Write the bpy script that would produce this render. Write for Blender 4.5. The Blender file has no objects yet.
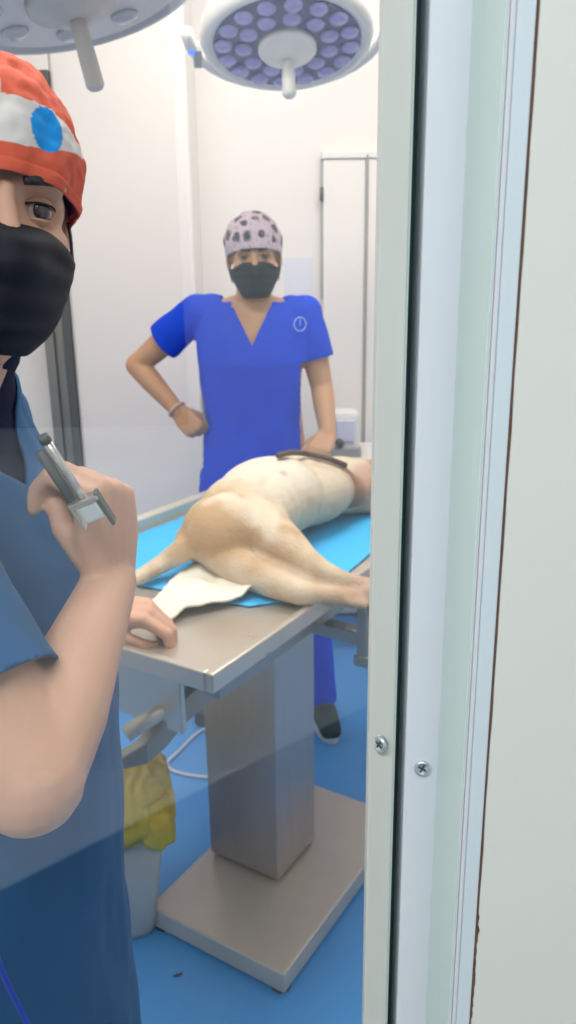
import bpy, bmesh, math, random
from mathutils import Vector, Matrix, noise
random.seed(7)
S = bpy.context.scene
COL = S.collection
PI = math.pi
V = Vector

# ---------------------------------------------------------------- camera
F_PX = 800.0
CAM_H = 1.45
_down = V((36.0, 2705.0, F_PX)).normalized()      # the vertical vanishing point of the photograph
_up = -_down
_y = (V((0, 0, 1)) - V((0, 0, 1)).dot(_up) * _up).normalized()
_x = _y.cross(_up)
if _x.x < 0: _x = -_x
CW = Matrix((_x, _y, _up))                        # camera (right, down, forward) -> world

def ray(px, py): return CW @ V((px - 288.0, py - 512.0, F_PX))
def WY(px, py, y):
    r = ray(px, py); t = y / r.y
    return V((r.x * t, y, CAM_H + r.z * t))
def WZ(px, py, z):
    r = ray(px, py); t = (z - CAM_H) / r.z
    return V((r.x * t, r.y * t, z))

cam = bpy.data.cameras.new('camera')
camo = bpy.data.objects.new('camera', cam); COL.objects.link(camo)
rt = CW @ V((1, 0, 0)); dn = CW @ V((0, 1, 0)); fw = CW @ V((0, 0, 1))
camo.matrix_world = Matrix((( rt.x, -dn.x, -fw.x, 0), (rt.y, -dn.y, -fw.y, 0), (rt.z, -dn.z, -fw.z, CAM_H), (0, 0, 0, 1)))
cam.sensor_fit = 'VERTICAL'; cam.sensor_height = 36; cam.sensor_width = 36 * 576 / 1024
cam.lens = F_PX / 1024 * 36
cam.clip_start = 0.02
cam.dof.use_dof = True; cam.dof.focus_distance = 0.45; cam.dof.aperture_fstop = 17
S.camera = camo

# ---------------------------------------------------------------- world, lights, exposure
w = bpy.data.worlds.new('world'); S.world = w; w.use_nodes = True
w.node_tree.nodes['Background'].inputs[0].default_value = (0.8, 0.88, 1, 1)
w.node_tree.nodes['Background'].inputs[1].default_value = 0.3
def area(name, loc, sx, sy, watts, color, rot=(0, 0, 0)):
    l = bpy.data.lights.new(name, 'AREA'); l.shape = 'RECTANGLE'; l.size = sx; l.size_y = sy
    l.energy = watts; l.color = color
    o = bpy.data.objects.new(name, l); COL.objects.link(o); o.location = loc; o.rotation_euler = rot
    return o
area('theatre_ceiling_light', (-0.6, 1.15, 2.77), 1.2, 0.6, 22, (1, 0.94, 0.865))
area('theatre_ceiling_light', (0.3, 2.15, 2.77), 1.2, 0.5, 24, (1, 0.94, 0.865))
area('corridor_ceiling_light', (-0.5, -0.75, 2.67), 1.6, 0.35, 31, (0.95, 0.975, 0.97))
S.view_settings.view_transform = 'Standard'; S.view_settings.look = 'None'
S.view_settings.gamma = 1; S.view_settings.use_curve_mapping = False
S.view_settings.exposure = 0.0
S.cycles.max_bounces = 8; S.cycles.transparent_max_bounces = 12
S.cycles.use_denoising = True

# ---------------------------------------------------------------- helpers
class MB:
    def __init__(s): s.v = []; s.f = []
    def add(s, vs, fs):
        o = len(s.v); s.v += [V(p) for p in vs]; s.f += [tuple(i + o for i in f) for f in fs]; return s
    def box(s, c, d, R=None):
        c = V(c); hx, hy, hz = d[0] / 2, d[1] / 2, d[2] / 2
        vs = [V((x, y, z)) for z in (-hz, hz) for y in (-hy, hy) for x in (-hx, hx)]
        if R: vs = [R @ p for p in vs]
        return s.add([p + c for p in vs], [(0, 2, 3, 1), (4, 5, 7, 6), (0, 1, 5, 4), (2, 6, 7, 3), (0, 4, 6, 2), (1, 3, 7, 5)])
    def mm(s, x0, x1, y0, y1, z0, z1):
        return s.box(((x0 + x1) / 2, (y0 + y1) / 2, (z0 + z1) / 2), (x1 - x0, y1 - y0, z1 - z0))
    def rings(s, rings, cap=True, closed=True):
        n = len(rings[0]); vs = [p for r in rings for p in r]; fs = []
        for k in range(len(rings) - 1):
            for i in range(n if closed else n - 1):
                j = (i + 1) % n
                fs.append((k * n + i, k * n + j, (k + 1) * n + j, (k + 1) * n + i))
        if cap: fs += [tuple(reversed(range(n))), tuple((len(rings) - 1) * n + i for i in range(n))]
        return s.add(vs, fs)
    def tube(s, pts, rad, seg=12, cap=True, sub=1):
        pts = [V(p) for p in pts]
        if not hasattr(rad, '__len__'): rad = [rad] * len(pts)
        if sub > 1: pts, rad = spline(pts, rad, sub)
        rings = []; prev = None
        for i, p in enumerate(pts):
            t = (pts[min(i + 1, len(pts) - 1)] - pts[max(i - 1, 0)]).normalized()
            if prev is None:
                a = V((0, 0, 1)) if abs(t.z) < 0.9 else V((1, 0, 0)); u = t.cross(a).normalized()
            else:
                u = (prev - t * prev.dot(t)).normalized()
            prev = u; v = t.cross(u)
            rings.append([p + (u * math.cos(2 * PI * k / seg) + v * math.sin(2 * PI * k / seg)) * rad[i] for k in range(seg)])
        return s.rings(rings, cap)
    def ell(s, c, r, R=None, n=16, m=10):
        c = V(c)
        if not hasattr(r, '__len__'): r = (r, r, r)
        rings = []
        for j in range(1, m):
            a = PI * j / m
            ring = [V((r[0] * math.sin(a) * math.cos(2 * PI * k / n), r[1] * math.sin(a) * math.sin(2 * PI * k / n), -r[2] * math.cos(a))) for k in range(n)]
            rings.append(ring)
        vs = [p for q in rings for p in q] + [V((0, 0, -r[2])), V((0, 0, r[2]))]
        if R: vs = [R @ p for p in vs]
        fs = []
        for k in range(m - 2):
            for i in range(n):
                j = (i + 1) % n; fs.append((k * n + i, k * n + j, (k + 1) * n + j, (k + 1) * n + i))
        L = (m - 1) * n
        for i in range(n):
            j = (i + 1) % n; fs.append((L, j, i)); fs.append((L + 1, (m - 2) * n + i, (m - 2) * n + j))
        return s.add([p + c for p in vs], fs)
    def limb(s, pts, rad, seg=16, sub=1):
        """tapered limb with round joints and ends, for voxel merging"""
        pts = [V(p) for p in pts]
        if sub > 1: pts, rad = spline(pts, rad, sub)
        s.tube(pts, rad, seg)
        for p, r in zip(pts, rad): s.ell(p, r * 0.995, None, 14, 8)
        return s
    def loft(s, secs, seg=36, e=2.4, cap=True):
        """secs: (centre, front vector scaled, side vector scaled)"""
        rings = []
        for c, a, b in secs:
            c, a, b = V(c), V(a), V(b); ring = []
            for k in range(seg):
                t = 2 * PI * k / seg; ct, st = math.cos(t), math.sin(t)
                ring.append(c + a * math.copysign(abs(ct) ** (2 / e), ct) + b * math.copysign(abs(st) ** (2 / e), st))
            rings.append(ring)
        return s.rings(rings, cap)

def spline(pts, rad, sub):
    P = []; Rr = []
    n = len(pts)
    for i in range(n - 1):
        p0, p1, p2, p3 = pts[max(i - 1, 0)], pts[i], pts[i + 1], pts[min(i + 2, n - 1)]
        for k in range(sub):
            t = k / sub
            P.append(0.5 * ((2 * p1) + (p2 - p0) * t + (2 * p0 - 5 * p1 + 4 * p2 - p3) * t * t + (3 * p1 - p0 - 3 * p2 + p3) * t ** 3))
            Rr.append(rad[i] * (1 - t) + rad[i + 1] * t)
    P.append(pts[-1]); Rr.append(rad[-1])
    return P, Rr

def empty(name, loc, label=None, cat=None, group=None, rot=(0, 0, 0)):
    o = bpy.data.objects.new(name, None); COL.objects.link(o); o.location = loc; o.rotation_euler = rot
    o.empty_display_size = 0.05
    tag(o, label, cat, group)
    return o
def tag(o, label=None, cat=None, group=None, kind=None):
    if label: o['label'] = label
    if cat: o['category'] = cat
    if group: o['group'] = group
    if kind: o['kind'] = kind
    return o
def origin_of(o):
    p = V((0, 0, 0))
    while o is not None: p += o.location; o = o.parent
    return p
def fix(me):
    bm = bmesh.new(); bm.from_mesh(me); bmesh.ops.recalc_face_normals(bm, faces=bm.faces); bm.to_mesh(me); bm.free()
def build(name, mb, mat, parent=None, smooth=False, bevel=0, loc=None, local=False, colfn=None, vfn=None, subsurf=0, solid=0, label=None):
    """one mesh object; vertices are given in world space unless local"""
    me = bpy.data.meshes.new(name)
    if parent is not None: org = origin_of(parent) if not local else V((0, 0, 0))
    else: org = V(loc) if loc is not None else V((0, 0, 0))
    vs = [V(p) for p in mb.v]
    if vfn: vs = [vfn(p) for p in vs]
    cols = [colfn(p) for p in vs] if colfn else None
    me.from_pydata([p - org for p in vs], [], mb.f); me.update(); fix(me)
    if cols:
        a = me.color_attributes.new('Col', 'FLOAT_COLOR', 'POINT')
        a.data.foreach_set('color', [x for c in cols for x in (c[0], c[1], c[2], 1.0)])
    me.materials.append(mat)
    if smooth: me.polygons.foreach_set('use_smooth', [True] * len(me.polygons))
    o = bpy.data.objects.new(name, me); COL.objects.link(o)
    if parent is not None: o.parent = parent
    elif loc is not None: o.location = loc
    if solid:
        m = o.modifiers.new('solid', 'SOLIDIFY'); m.thickness = solid; m.offset = 0
    if bevel:
        m = o.modifiers.new('bevel', 'BEVEL'); m.width = bevel; m.segments = 2; m.limit_method = 'ANGLE'; m.angle_limit = 0.6
    if subsurf:
        m = o.modifiers.new('sub', 'SUBSURF'); m.levels = subsurf; m.render_levels = subsurf
    if label: o['label'] = label
    return o
def organic(mb, voxel=0.005, iters=3, factor=0.5):
    """merge overlapping closed shapes to one smooth skin; returns an MB"""
    me = bpy.data.meshes.new('tmp'); me.from_pydata([tuple(p) for p in mb.v], [], mb.f); me.update(); fix(me)
    o = bpy.data.objects.new('tmp', me); COL.objects.link(o)
    r = o.modifiers.new('r', 'REMESH'); r.mode = 'VOXEL'; r.voxel_size = voxel; r.adaptivity = 0
    if iters:
        m = o.modifiers.new('s', 'SMOOTH'); m.factor = factor; m.iterations = iters
    dg = bpy.context.evaluated_depsgraph_get()
    em = o.evaluated_get(dg).to_mesh()
    out = MB(); out.v = [p.co.copy() for p in em.vertices]; out.f = [tuple(p.vertices) for p in em.polygons]
    o.evaluated_get(dg).to_mesh_clear()
    bpy.data.objects.remove(o); bpy.data.meshes.remove(me)
    return out
def cut(mb, keep):
    """drop faces whose centre fails keep()"""
    fs = [f for f in mb.f if keep(sum((mb.v[i] for i in f), V((0, 0, 0))) / len(f))]
    used = sorted({i for f in fs for i in f}); mp = {a: b for b, a in enumerate(used)}
    out = MB(); out.v = [mb.v[i] for i in used]; out.f = [tuple(mp[i] for i in f) for f in fs]
    return out

def planecut(mb, planes):
    """split faces along planes, each limited to a region, so that hems and necklines end cleanly"""
    bm = bmesh.new(); vs = [bm.verts.new(p) for p in mb.v]
    for f in mb.f:
        try: bm.faces.new([vs[i] for i in f])
        except ValueError: pass
    for co, no, reg in planes:
        fs = [f for f in bm.faces if reg(f.calc_center_median())]
        es = {e for f in fs for e in f.edges}; v_ = {v for f in fs for v in f.verts}
        bmesh.ops.bisect_plane(bm, geom=list(v_) + list(es) + fs, plane_co=co, plane_no=no, dist=1e-5)
    bm.verts.index_update(); out = MB(); out.v = [v.co.copy() for v in bm.verts]; out.f = [tuple(v.index for v in f.verts) for f in bm.faces]
    bm.free(); return out

def mat(name, color, rough=0.5, metal=0.0, bump=0.0, bscale=60, var=0.0, vscale=8, spec=0.5, stretch=None, attr=False, sss=0, emit=0, rvar=0, coat=0, sheen=0, color2=None):
    m = bpy.data.materials.new(name); m.use_nodes = True; nt = m.node_tree; b = nt.nodes['Principled BSDF']
    b.inputs['Base Color'].default_value = (*color, 1); b.inputs['Roughness'].default_value = rough
    b.inputs['Metallic'].default_value = metal; b.inputs['Specular IOR Level'].default_value = spec
    b.inputs['Coat Weight'].default_value = coat
    b.inputs['Sheen Weight'].default_value = sheen
    if sss:
        b.inputs['Subsurface Weight'].default_value = sss; b.inputs['Subsurface Radius'].default_value = (0.02, 0.008, 0.004)
        b.inputs['Subsurface Scale'].default_value = 0.3
    if emit:
        b.inputs['Emission Color'].default_value = (*color, 1); b.inputs['Emission Strength'].default_value = emit
    tc = nt.nodes.new('ShaderNodeTexCoord'); mp = nt.nodes.new('ShaderNodeMapping')
    nt.links.new(tc.outputs['Object'], mp.inputs['Vector'])
    if stretch: mp.inputs['Scale'].default_value = stretch
    src = None
    if attr:
        at = nt.nodes.new('ShaderNodeAttribute'); at.attribute_name = 'Col'; src = at.outputs['Color']
        nt.links.new(src, b.inputs['Base Color'])
    if var or color2:
        n = nt.nodes.new('ShaderNodeTexNoise'); n.inputs['Scale'].default_value = vscale; n.inputs['Detail'].default_value = 5
        nt.links.new(mp.outputs[0], n.inputs['Vector'])
        mx = nt.nodes.new('ShaderNodeMix'); mx.data_type = 'RGBA'
        nt.links.new(n.outputs['Fac'], mx.inputs[0])
        if color2:
            rp = nt.nodes.new('ShaderNodeValToRGB'); rp.color_ramp.elements[0].position = 0.4; rp.color_ramp.elements[1].position = 0.62
            nt.links.new(n.outputs['Fac'], rp.inputs[0]); nt.links.new(rp.outputs[0], mx.inputs[0])
            mx.inputs[6].default_value = (*color, 1); mx.inputs[7].default_value = (*color2, 1)
        elif attr:
            mx.blend_type = 'MULTIPLY'; nt.links.new(src, mx.inputs[6]); mx.inputs[7].default_value = (1 - var,) * 3 + (1,)
        else:
            mx.inputs[6].default_value = (*[c * (1 - var) for c in color], 1); mx.inputs[7].default_value = (*[min(1, c * (1 + var)) for c in color], 1)
        nt.links.new(mx.outputs[2], b.inputs['Base Color'])
    if rvar:
        n = nt.nodes.new('ShaderNodeTexNoise'); n.inputs['Scale'].default_value = 9; n.inputs['Detail'].default_value = 6
        nt.links.new(mp.outputs[0], n.inputs['Vector'])
        mr = nt.nodes.new('ShaderNodeMapRange'); mr.inputs[3].default_value = rough - rvar; mr.inputs[4].default_value = rough + rvar
        nt.links.new(n.outputs['Fac'], mr.inputs[0]); nt.links.new(mr.outputs[0], b.inputs['Roughness'])
    if bump:
        n = nt.nodes.new('ShaderNodeTexNoise'); n.inputs['Scale'].default_value = bscale; n.inputs['Detail'].default_value = 4
        nt.links.new(mp.outputs[0], n.inputs['Vector'])
        bp = nt.nodes.new('ShaderNodeBump'); bp.inputs['Strength'].default_value = bump; bp.inputs['Distance'].default_value = 0.004
        nt.links.new(n.outputs['Fac'], bp.inputs['Height']); nt.links.new(bp.outputs[0], b.inputs['Normal'])
    return m

M = {}
M['wall_white'] = mat('wall_white', (0.83, 0.775, 0.735), 0.28, var=0.02, vscale=2, bump=0.02, bscale=3)
M['panel_white'] = mat('panel_white', (0.84, 0.79, 0.745), 0.32, var=0.02, vscale=3)
M['ceiling'] = mat('ceiling', (0.85, 0.84, 0.82), 0.8, var=0.02)
M['corridor_white'] = mat('corridor_white', (0.74, 0.77, 0.80), 0.7, var=0.02)
M['partition'] = mat('partition', (0.70, 0.735, 0.70), 0.55, var=0.012, vscale=5, bump=0.03, bscale=40)
M['floor_blue'] = mat('floor_blue', (0.10, 0.37, 0.82), 0.35, var=0.10, vscale=3.0, bump=0.02, bscale=30)
M['floor_corridor'] = mat('floor_corridor', (0.62, 0.68, 0.74), 0.5, var=0.08)
M['steel'] = mat('steel', (0.60, 0.54, 0.465), 0.30, 0.7, var=0.10, vscale=6, stretch=(1, 1, 1), rvar=0.10, bump=0.03, bscale=90)
M['steel_base'] = mat('steel_base', (0.64, 0.58, 0.50), 0.42, 0.4, var=0.13, vscale=9, rvar=0.12, bump=0.05, bscale=60)
M['steel_dark'] = mat('steel_dark', (0.30, 0.29, 0.27), 0.38, 0.85, var=0.1, rvar=0.08)
M['steel_column'] = mat('steel_column', (0.44, 0.395, 0.375), 0.36, 0.6, var=0.08, vscale=4, stretch=(12, 12, 1), rvar=0.08)
M['alu_stile'] = mat('alu_stile', (0.58, 0.60, 0.57), 0.40, 0.0, var=0.03, vscale=5, spec=0.4)
M['alu_jamb'] = mat('alu_jamb', (0.66, 0.70, 0.76), 0.42, 0.0, var=0.02, vscale=5, spec=0.4)
M['alu_side'] = mat('alu_side', (0.60, 0.73, 0.70), 0.42, 0.0, var=0.02, vscale=5, spec=0.4)
M['alu_blue'] = mat('alu_blue', (0.62, 0.72, 0.79), 0.45, 0.0, var=0.03, vscale=6, spec=0.4)
M['seal'] = mat('seal', (0.035, 0.075, 0.08), 0.7, var=0.2, vscale=20)
M['chip_brown'] = mat('chip_brown', (0.13, 0.07, 0.045), 0.9, var=0.4, vscale=80)
M['screw'] = mat('screw', (0.60, 0.66, 0.70), 0.30, 0.9, var=0.1, vscale=200)
M['black'] = mat('black', (0.015, 0.015, 0.018), 0.5)
M['dark_grey'] = mat('dark_grey', (0.09, 0.095, 0.09), 0.5, var=0.1)
M['mid_grey'] = mat('mid_grey', (0.34, 0.34, 0.33), 0.45, var=0.05)
M['lamp_grey'] = mat('lamp_grey', (0.64, 0.61, 0.59), 0.40, var=0.03)
M['lamp_white'] = mat('lamp_white', (0.80, 0.77, 0.74), 0.35, var=0.02)
M['lamp_face'] = mat('lamp_face', (0.055, 0.06, 0.20), 0.45, var=0.1)
M['lens'] = mat('lens', (0.30, 0.27, 0.62), 0.12, var=0.2, vscale=60, coat=0.6)  # faint LED glow is put into this violet colour, nothing is emitted
M['lens_pale'] = mat('lens_pale', (0.62, 0.60, 0.62), 0.15, var=0.1, coat=0.6)
M['blue_led'] = mat('blue_led', (0.03, 0.12, 1.0), 0.3, emit=2.0)
M['skin_woman'] = mat('skin_woman', (0.62, 0.35, 0.21), 0.5, var=0.06, vscale=14, sss=0.15, bump=0.05, bscale=200, spec=0.35)
M['skin_man'] = mat('skin_man', (0.62, 0.36, 0.255), 0.5, var=0.06, vscale=18, sss=0.15, bump=0.08, bscale=260, spec=0.35)
M['scrub_teal'] = mat('scrub_teal', (0.013, 0.085, 0.215), 0.85, var=0.14, vscale=7, bump=0.35, bscale=7, spec=0.2, sheen=0.05)
M['undershirt'] = mat('undershirt', (0.003, 0.005, 0.030), 0.9, var=0.2, bump=0.2, bscale=14, spec=0.15)
M['scrub_blue'] = mat('scrub_blue', (0.006, 0.065, 0.72), 0.8, var=0.10, vscale=7, bump=0.5, bscale=9, spec=0.2)
M['mask_black'] = mat('mask_black', (0.004, 0.005, 0.009), 0.7, var=0.2, bump=0.3, bscale=25, spec=0.3)
M['cap_orange'] = mat('cap_orange', (1, 1, 1), 0.75, attr=True, var=0.10, vscale=14, bump=0.4, bscale=18, spec=0.2)
M['cap_pattern'] = mat('cap_pattern', (1, 1, 1), 0.8, attr=True, var=0.05, bump=0.3, bscale=40, spec=0.2)
M['hair'] = mat('hair', (0.018, 0.011, 0.008), 0.6, var=0.3, vscale=120, bump=0.5, bscale=300)
M['eye_white'] = mat('eye_white', (0.42, 0.35, 0.32), 0.25, coat=0.4)
M['iris'] = mat('iris', (0.025, 0.012, 0.008), 0.15, coat=0.8)
M['shoe'] = mat('shoe', (0.025, 0.05, 0.045), 0.7, var=0.2, bump=0.2)
M['sole'] = mat('sole', (0.55, 0.58, 0.6), 0.7)
M['dog'] = mat('dog', (1, 1, 1), 0.85, attr=True, var=0.22, vscale=45, bump=0.5, bscale=170, spec=0.2)
M['claw'] = mat('claw', (0.10, 0.08, 0.07), 0.4)
M['pad_blue'] = mat('pad_blue', (0.035, 0.45, 0.86), 0.6, var=0.06, vscale=20, bump=0.4, bscale=25)
M['towel'] = mat('towel', (0.80, 0.745, 0.63), 0.95, var=0.06, vscale=30, bump=0.6, bscale=45, spec=0.1)
M['bag_yellow'] = mat('bag_yellow', (0.60, 0.43, 0.035), 0.35, var=0.20, vscale=9, bump=0.6, bscale=22)
M['bin_grey'] = mat('bin_grey', (0.40, 0.44, 0.46), 0.4, var=0.06)
M['cable_white'] = mat('cable_white', (0.72, 0.72, 0.78), 0.5)
M['cord_blue'] = mat('cord_blue', (0.006, 0.045, 0.42), 0.5)
M['silver'] = mat('silver', (0.62, 0.60, 0.57), 0.3, 0.7)
M['clear_plastic'] = mat('clear_plastic', (0.62, 0.68, 0.68), 0.12, coat=0.5, var=0.05)
M['bead'] = mat('bead', (0.72, 0.50, 0.42), 0.4)
M['debris'] = mat('debris', (0.14, 0.08, 0.05), 0.9, var=0.4, vscale=100)
M['paper'] = mat('paper', (0.72, 0.72, 0.80), 0.7, var=0.03, vscale=20)
M['leather'] = mat('leather', (0.10, 0.05, 0.028), 0.6, var=0.2, bump=0.2)
M['emblem'] = mat('emblem', (0.50, 0.66, 0.85), 0.6)
M['reflection_bench'] = mat('reflection_bench', (0.012, 0.035, 0.07), 0.6, var=0.1)
M['light_panel'] = mat('light_panel', (1, 0.97, 0.93), 0.5, emit=3)

def glass_mat(name, ior, tint):
    m = bpy.data.materials.new(name); m.use_nodes = True; nt = m.node_tree; nt.nodes.clear()
    out = nt.nodes.new('ShaderNodeOutputMaterial'); mx = nt.nodes.new('ShaderNodeMixShader')
    tr = nt.nodes.new('ShaderNodeBsdfTransparent'); gl = nt.nodes.new('ShaderNodeBsdfGlossy'); lw = nt.nodes.new('ShaderNodeLayerWeight'); lw.inputs[0].default_value = 0.5
    pw = nt.nodes.new('ShaderNodeMath'); pw.operation = 'POWER'; pw.inputs[1].default_value = 5.0
    fr = nt.nodes.new('ShaderNodeMapRange'); f0 = ((ior - 1) / (ior + 1)) ** 2; fr.inputs[3].default_value = f0; fr.inputs[4].default_value = 1.0
    nt.links.new(lw.outputs['Facing'], pw.inputs[0]); nt.links.new(pw.outputs[0], fr.inputs[0])
    tr.inputs[0].default_value = (*tint, 1); gl.inputs['Roughness'].default_value = 0.0
    gl.inputs[0].default_value = (0.9, 0.97, 1.0, 1)
    nt.links.new(fr.outputs[0], mx.inputs[0]); nt.links.new(tr.outputs[0], mx.inputs[1]); nt.links.new(gl.outputs[0], mx.inputs[2])
    nt.links.new(mx.outputs[0], out.inputs[0])
    return m
M['glass'] = glass_mat('glass', 1.58, (0.985, 0.995, 0.995))

# ================================================================ SETTING
def struct(name, mb, m, **k): return tag(build(name, mb, m, **k), kind='structure')
struct('floor', MB().mm(-1.8, 1.6, 0.345, 3.42, -0.05, 0), M['floor_blue'])
struct('floor', MB().mm(-1.8, 1.6, -1.42, 0.34, -0.05, 0), M['floor_corridor'])
struct('ceiling', MB().mm(-1.8, 1.6, 0.345, 3.42, 2.8, 2.85), M['ceiling'])
struct('ceiling', MB().mm(-1.8, 1.6, -1.42, 0.34, 2.7, 2.75), M['ceiling'])
struct('wall_back', MB().mm(-0.324, 1.6, 3.3, 3.42, 0, 2.8), M['wall_white'])
# the projecting part of the wall on the left, with its return face
struct('wall_pillar', MB().mm(-0.784, -0.324, 3.0, 3.42, 0, 2.8), M['wall_white'], bevel=0.012)
struct('wall_left', MB().mm(-1.9, -1.8, -1.5, 3.42, 0, 2.8), M['wall_white'])
struct('wall_right', MB().mm(1.6, 1.7, -1.5, 3.42, 0, 2.8), M['wall_white'])
struct('wall_corridor', MB().mm(-1.8, 1.6, -1.5, -1.42, 0, 2.7), M['corridor_white'])
struct('wall_door_side', MB().mm(-1.8, -0.784, 3.0, 3.42, 2.12, 2.8).mm(-1.8, -1.65, 3.0, 3.42, 0, 2.12), M['wall_white'])
# left door in its steel frame
d = empty('door_1', (-1.2, 3.05, 0)); tag(d, kind='structure')
build('door_leaf', MB().mm(-1.60, -0.885, 3.05, 3.09, 0.01, 2.07), M['panel_white'], d, bevel=0.004)
build('door_frame', MB().mm(-0.880, -0.845, 2.975, 3.10, 0, 2.12).mm(-0.845, -0.812, 2.99, 3.10, 0, 2.12).mm(-1.65, -0.88, 2.98, 3.10, 2.07, 2.12), M['steel_dark'], d, bevel=0.003)
build('door_trim', MB().mm(-0.812, -0.784, 2.985, 3.06, 0, 2.12), M['dark_grey'], d, bevel=0.002)
build('door_handle', MB().tube([(-1.52, 3.05, 1.0), (-1.52, 3.0, 1.0), (-1.42, 3.0, 1.0)], 0.009), M['steel'], d, smooth=True)
# right door, a white flush leaf with a thin frame
d = empty('door_2', (0.23, 3.27, 0)); tag(d, kind='structure')
xL, xR = 0.150, 0.318
xR2 = 0.90
build('door_leaf', MB().mm(xR + 0.004, xR2, 3.27, 3.3, 0.01, 1.87), M['panel_white'], d, bevel=0.004)
build('door_frame', MB().mm(xR - 0.006, xR + 0.004, 3.262, 3.3, 0, 1.885), M['mid_grey'], d, bevel=0.002)
build('door_panel', MB().mm(xL, xR - 0.006, 3.272, 3.3, 0.01, 1.87), M['panel_white'], d, bevel=0.004)
build('door_header', MB().mm(xL - 0.006, xR2 + 0.01, 3.262, 3.3, 1.87, 1.895), M['lamp_white'], d, bevel=0.003)
build('door_edge', MB().mm(xL - 0.007, xL, 3.275, 3.3, 1.36, 1.87), M['mid_grey'], d)
build('hinge', MB().tube([(xL - 0.006, 3.266, 1.77), (xL - 0.006, 3.266, 1.72)], 0.007), M['dark_grey'], d, smooth=True)

# partition beside the glass door (the right of the photograph)
YF = 0.298
def jag_panel(x0, x1, y0, y1, z0, z1, n, amp):
    """a board whose left edge is slightly broken"""
    rows = []
    for i in range(n + 1):
        z = z0 + (z1 - z0) * i / n
        c = noise.noise(V((3.1, 0, z * 42))); c2 = noise.noise(V((9.7, 0, z * 11)))
        dx = amp * 0.35 * c + (amp * 2.0 if c2 > 0.42 else 0) * abs(noise.noise(V((1, 2, z * 160))))
        rows.append([V((x0 + dx, y0, z)), V((x1, y0, z)), V((x1, y1, z)), V((x0 + dx, y1, z))])
    return MB().rings(rows, True)
struct('wall_front_right', jag_panel(0.08485, 1.6, YF, 0.34, 0, 2.7, 1400, 0.0010), M['partition'])
struct('wall_front_left', MB().mm(-1.8, -1.02, YF, 0.39, 0, 2.7), M['partition'])
struct('wall_front_top', MB().mm(-1.02, 0.0743, YF, 0.39, 2.22, 2.7), M['partition'])
struct('trim_1', MB().mm(0.0836, 0.0860, YF + 0.0008, 0.338, 0, 2.2), M['chip_brown'])
struct('trim_2', MB().mm(0.0772, 0.0837, YF, 0.338, 0, 2.2), M['alu_blue'], bevel=0.0004)
struct('trim_3', MB().mm(0.0752, 0.0770, YF - 0.0004, 0.338, 0, 2.2).mm(0.0743, 0.0750, YF, 0.338, 0, 2.2), M['alu_jamb'], bevel=0.0003)
struct('trim_4', MB().mm(0.0743, 0.0840, YF + 0.002, 0.336, 0, 2.2), M['mid_grey'])
# door jamb: front face, returning face towards the camera
j = empty('trim_5', (0.066, 0.36, 0)); tag(j, kind='structure')
build('jamb_face', MB().mm(0.0572, 0.0790, 0.350, 0.40, 0, 2.2), M['alu_jamb'], j, bevel=0.0008)
build('jamb_return', MB().mm(0.0736, 0.0743, YF + 0.0002, 0.3505, 0, 2.2), M['alu_side'], j, bevel=0.0003)
build('door_seal', MB().mm(0.0527, 0.0575, 0.372, 0.40, 0, 2.2), M['seal'], j)
def screw(parent, c, r, nrm):
    c = V(c); nrm = V(nrm).normalized(); a = nrm.cross(V((0, 0, 1))).normalized(); b = a.cross(nrm)
    R = Matrix((a, b, nrm)).transposed()
    prof = [(r, -0.3 * r), (r * 1.0, 0.1 * r), (r * 0.93, 0.28 * r), (r * 0.75, 0.36 * r), (r * 0.66, 0.26 * r), (r * 0.15, 0.20 * r)]
    rings = [[c + R @ V((q * math.cos(t * PI / 12), q * math.sin(t * PI / 12), h)) for t in range(24)] for q, h in prof]
    s = build('screw', MB().rings(rings), M['screw'], parent, smooth=True, label='small round cross-head screw')
    k = MB()
    for ang in (0.5, 0.5 + PI / 2):
        Q = R @ Matrix.Rotation(ang, 3, 'Z')
        k.box(c + nrm * 0.22 * r, (r * 0.95, r * 0.20, r * 0.14), Q)
    build('cross_recess', k, M['seal'], s)
p = WY(422, 768, 0.3497); screw(j, p, 0.0041, (-0.05, -1, 0.08))
# glass door: stile, pane, rail
g = empty('door_3', (-0.45, 0.365, 0)); tag(g, kind='structure')
build('stile', MB().mm(0.0388, 0.0515, 0.350, 0.3605, 0.0, 2.2), M['alu_stile'], g, bevel=0.0008)
build('stile_lip', MB().mm(0.0512, 0.0524, 0.3515, 0.384, 0.0, 2.2), M['alu_side'], g, bevel=0.0005)
build('hinge_stile', MB().mm(-1.02, -0.98, 0.350, 0.384, 0, 2.2), M['alu_stile'], g, bevel=0.001)
build('rail', MB().mm(-0.98, 0.0381, 0.350, 0.384, 2.16, 2.2).mm(-0.98, 0.0381, 0.350, 0.384, 0.0, 0.08), M['alu_stile'], g, bevel=0.001)
build('glass_pane', MB().mm(-0.985, 0.0390, 0.354, 0.358, 0.075, 2.165), M['glass'], g)
p = WY(380, 744, 0.3492); screw(g, p, 0.0044, (-1.1, -1, 0.02))

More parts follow.
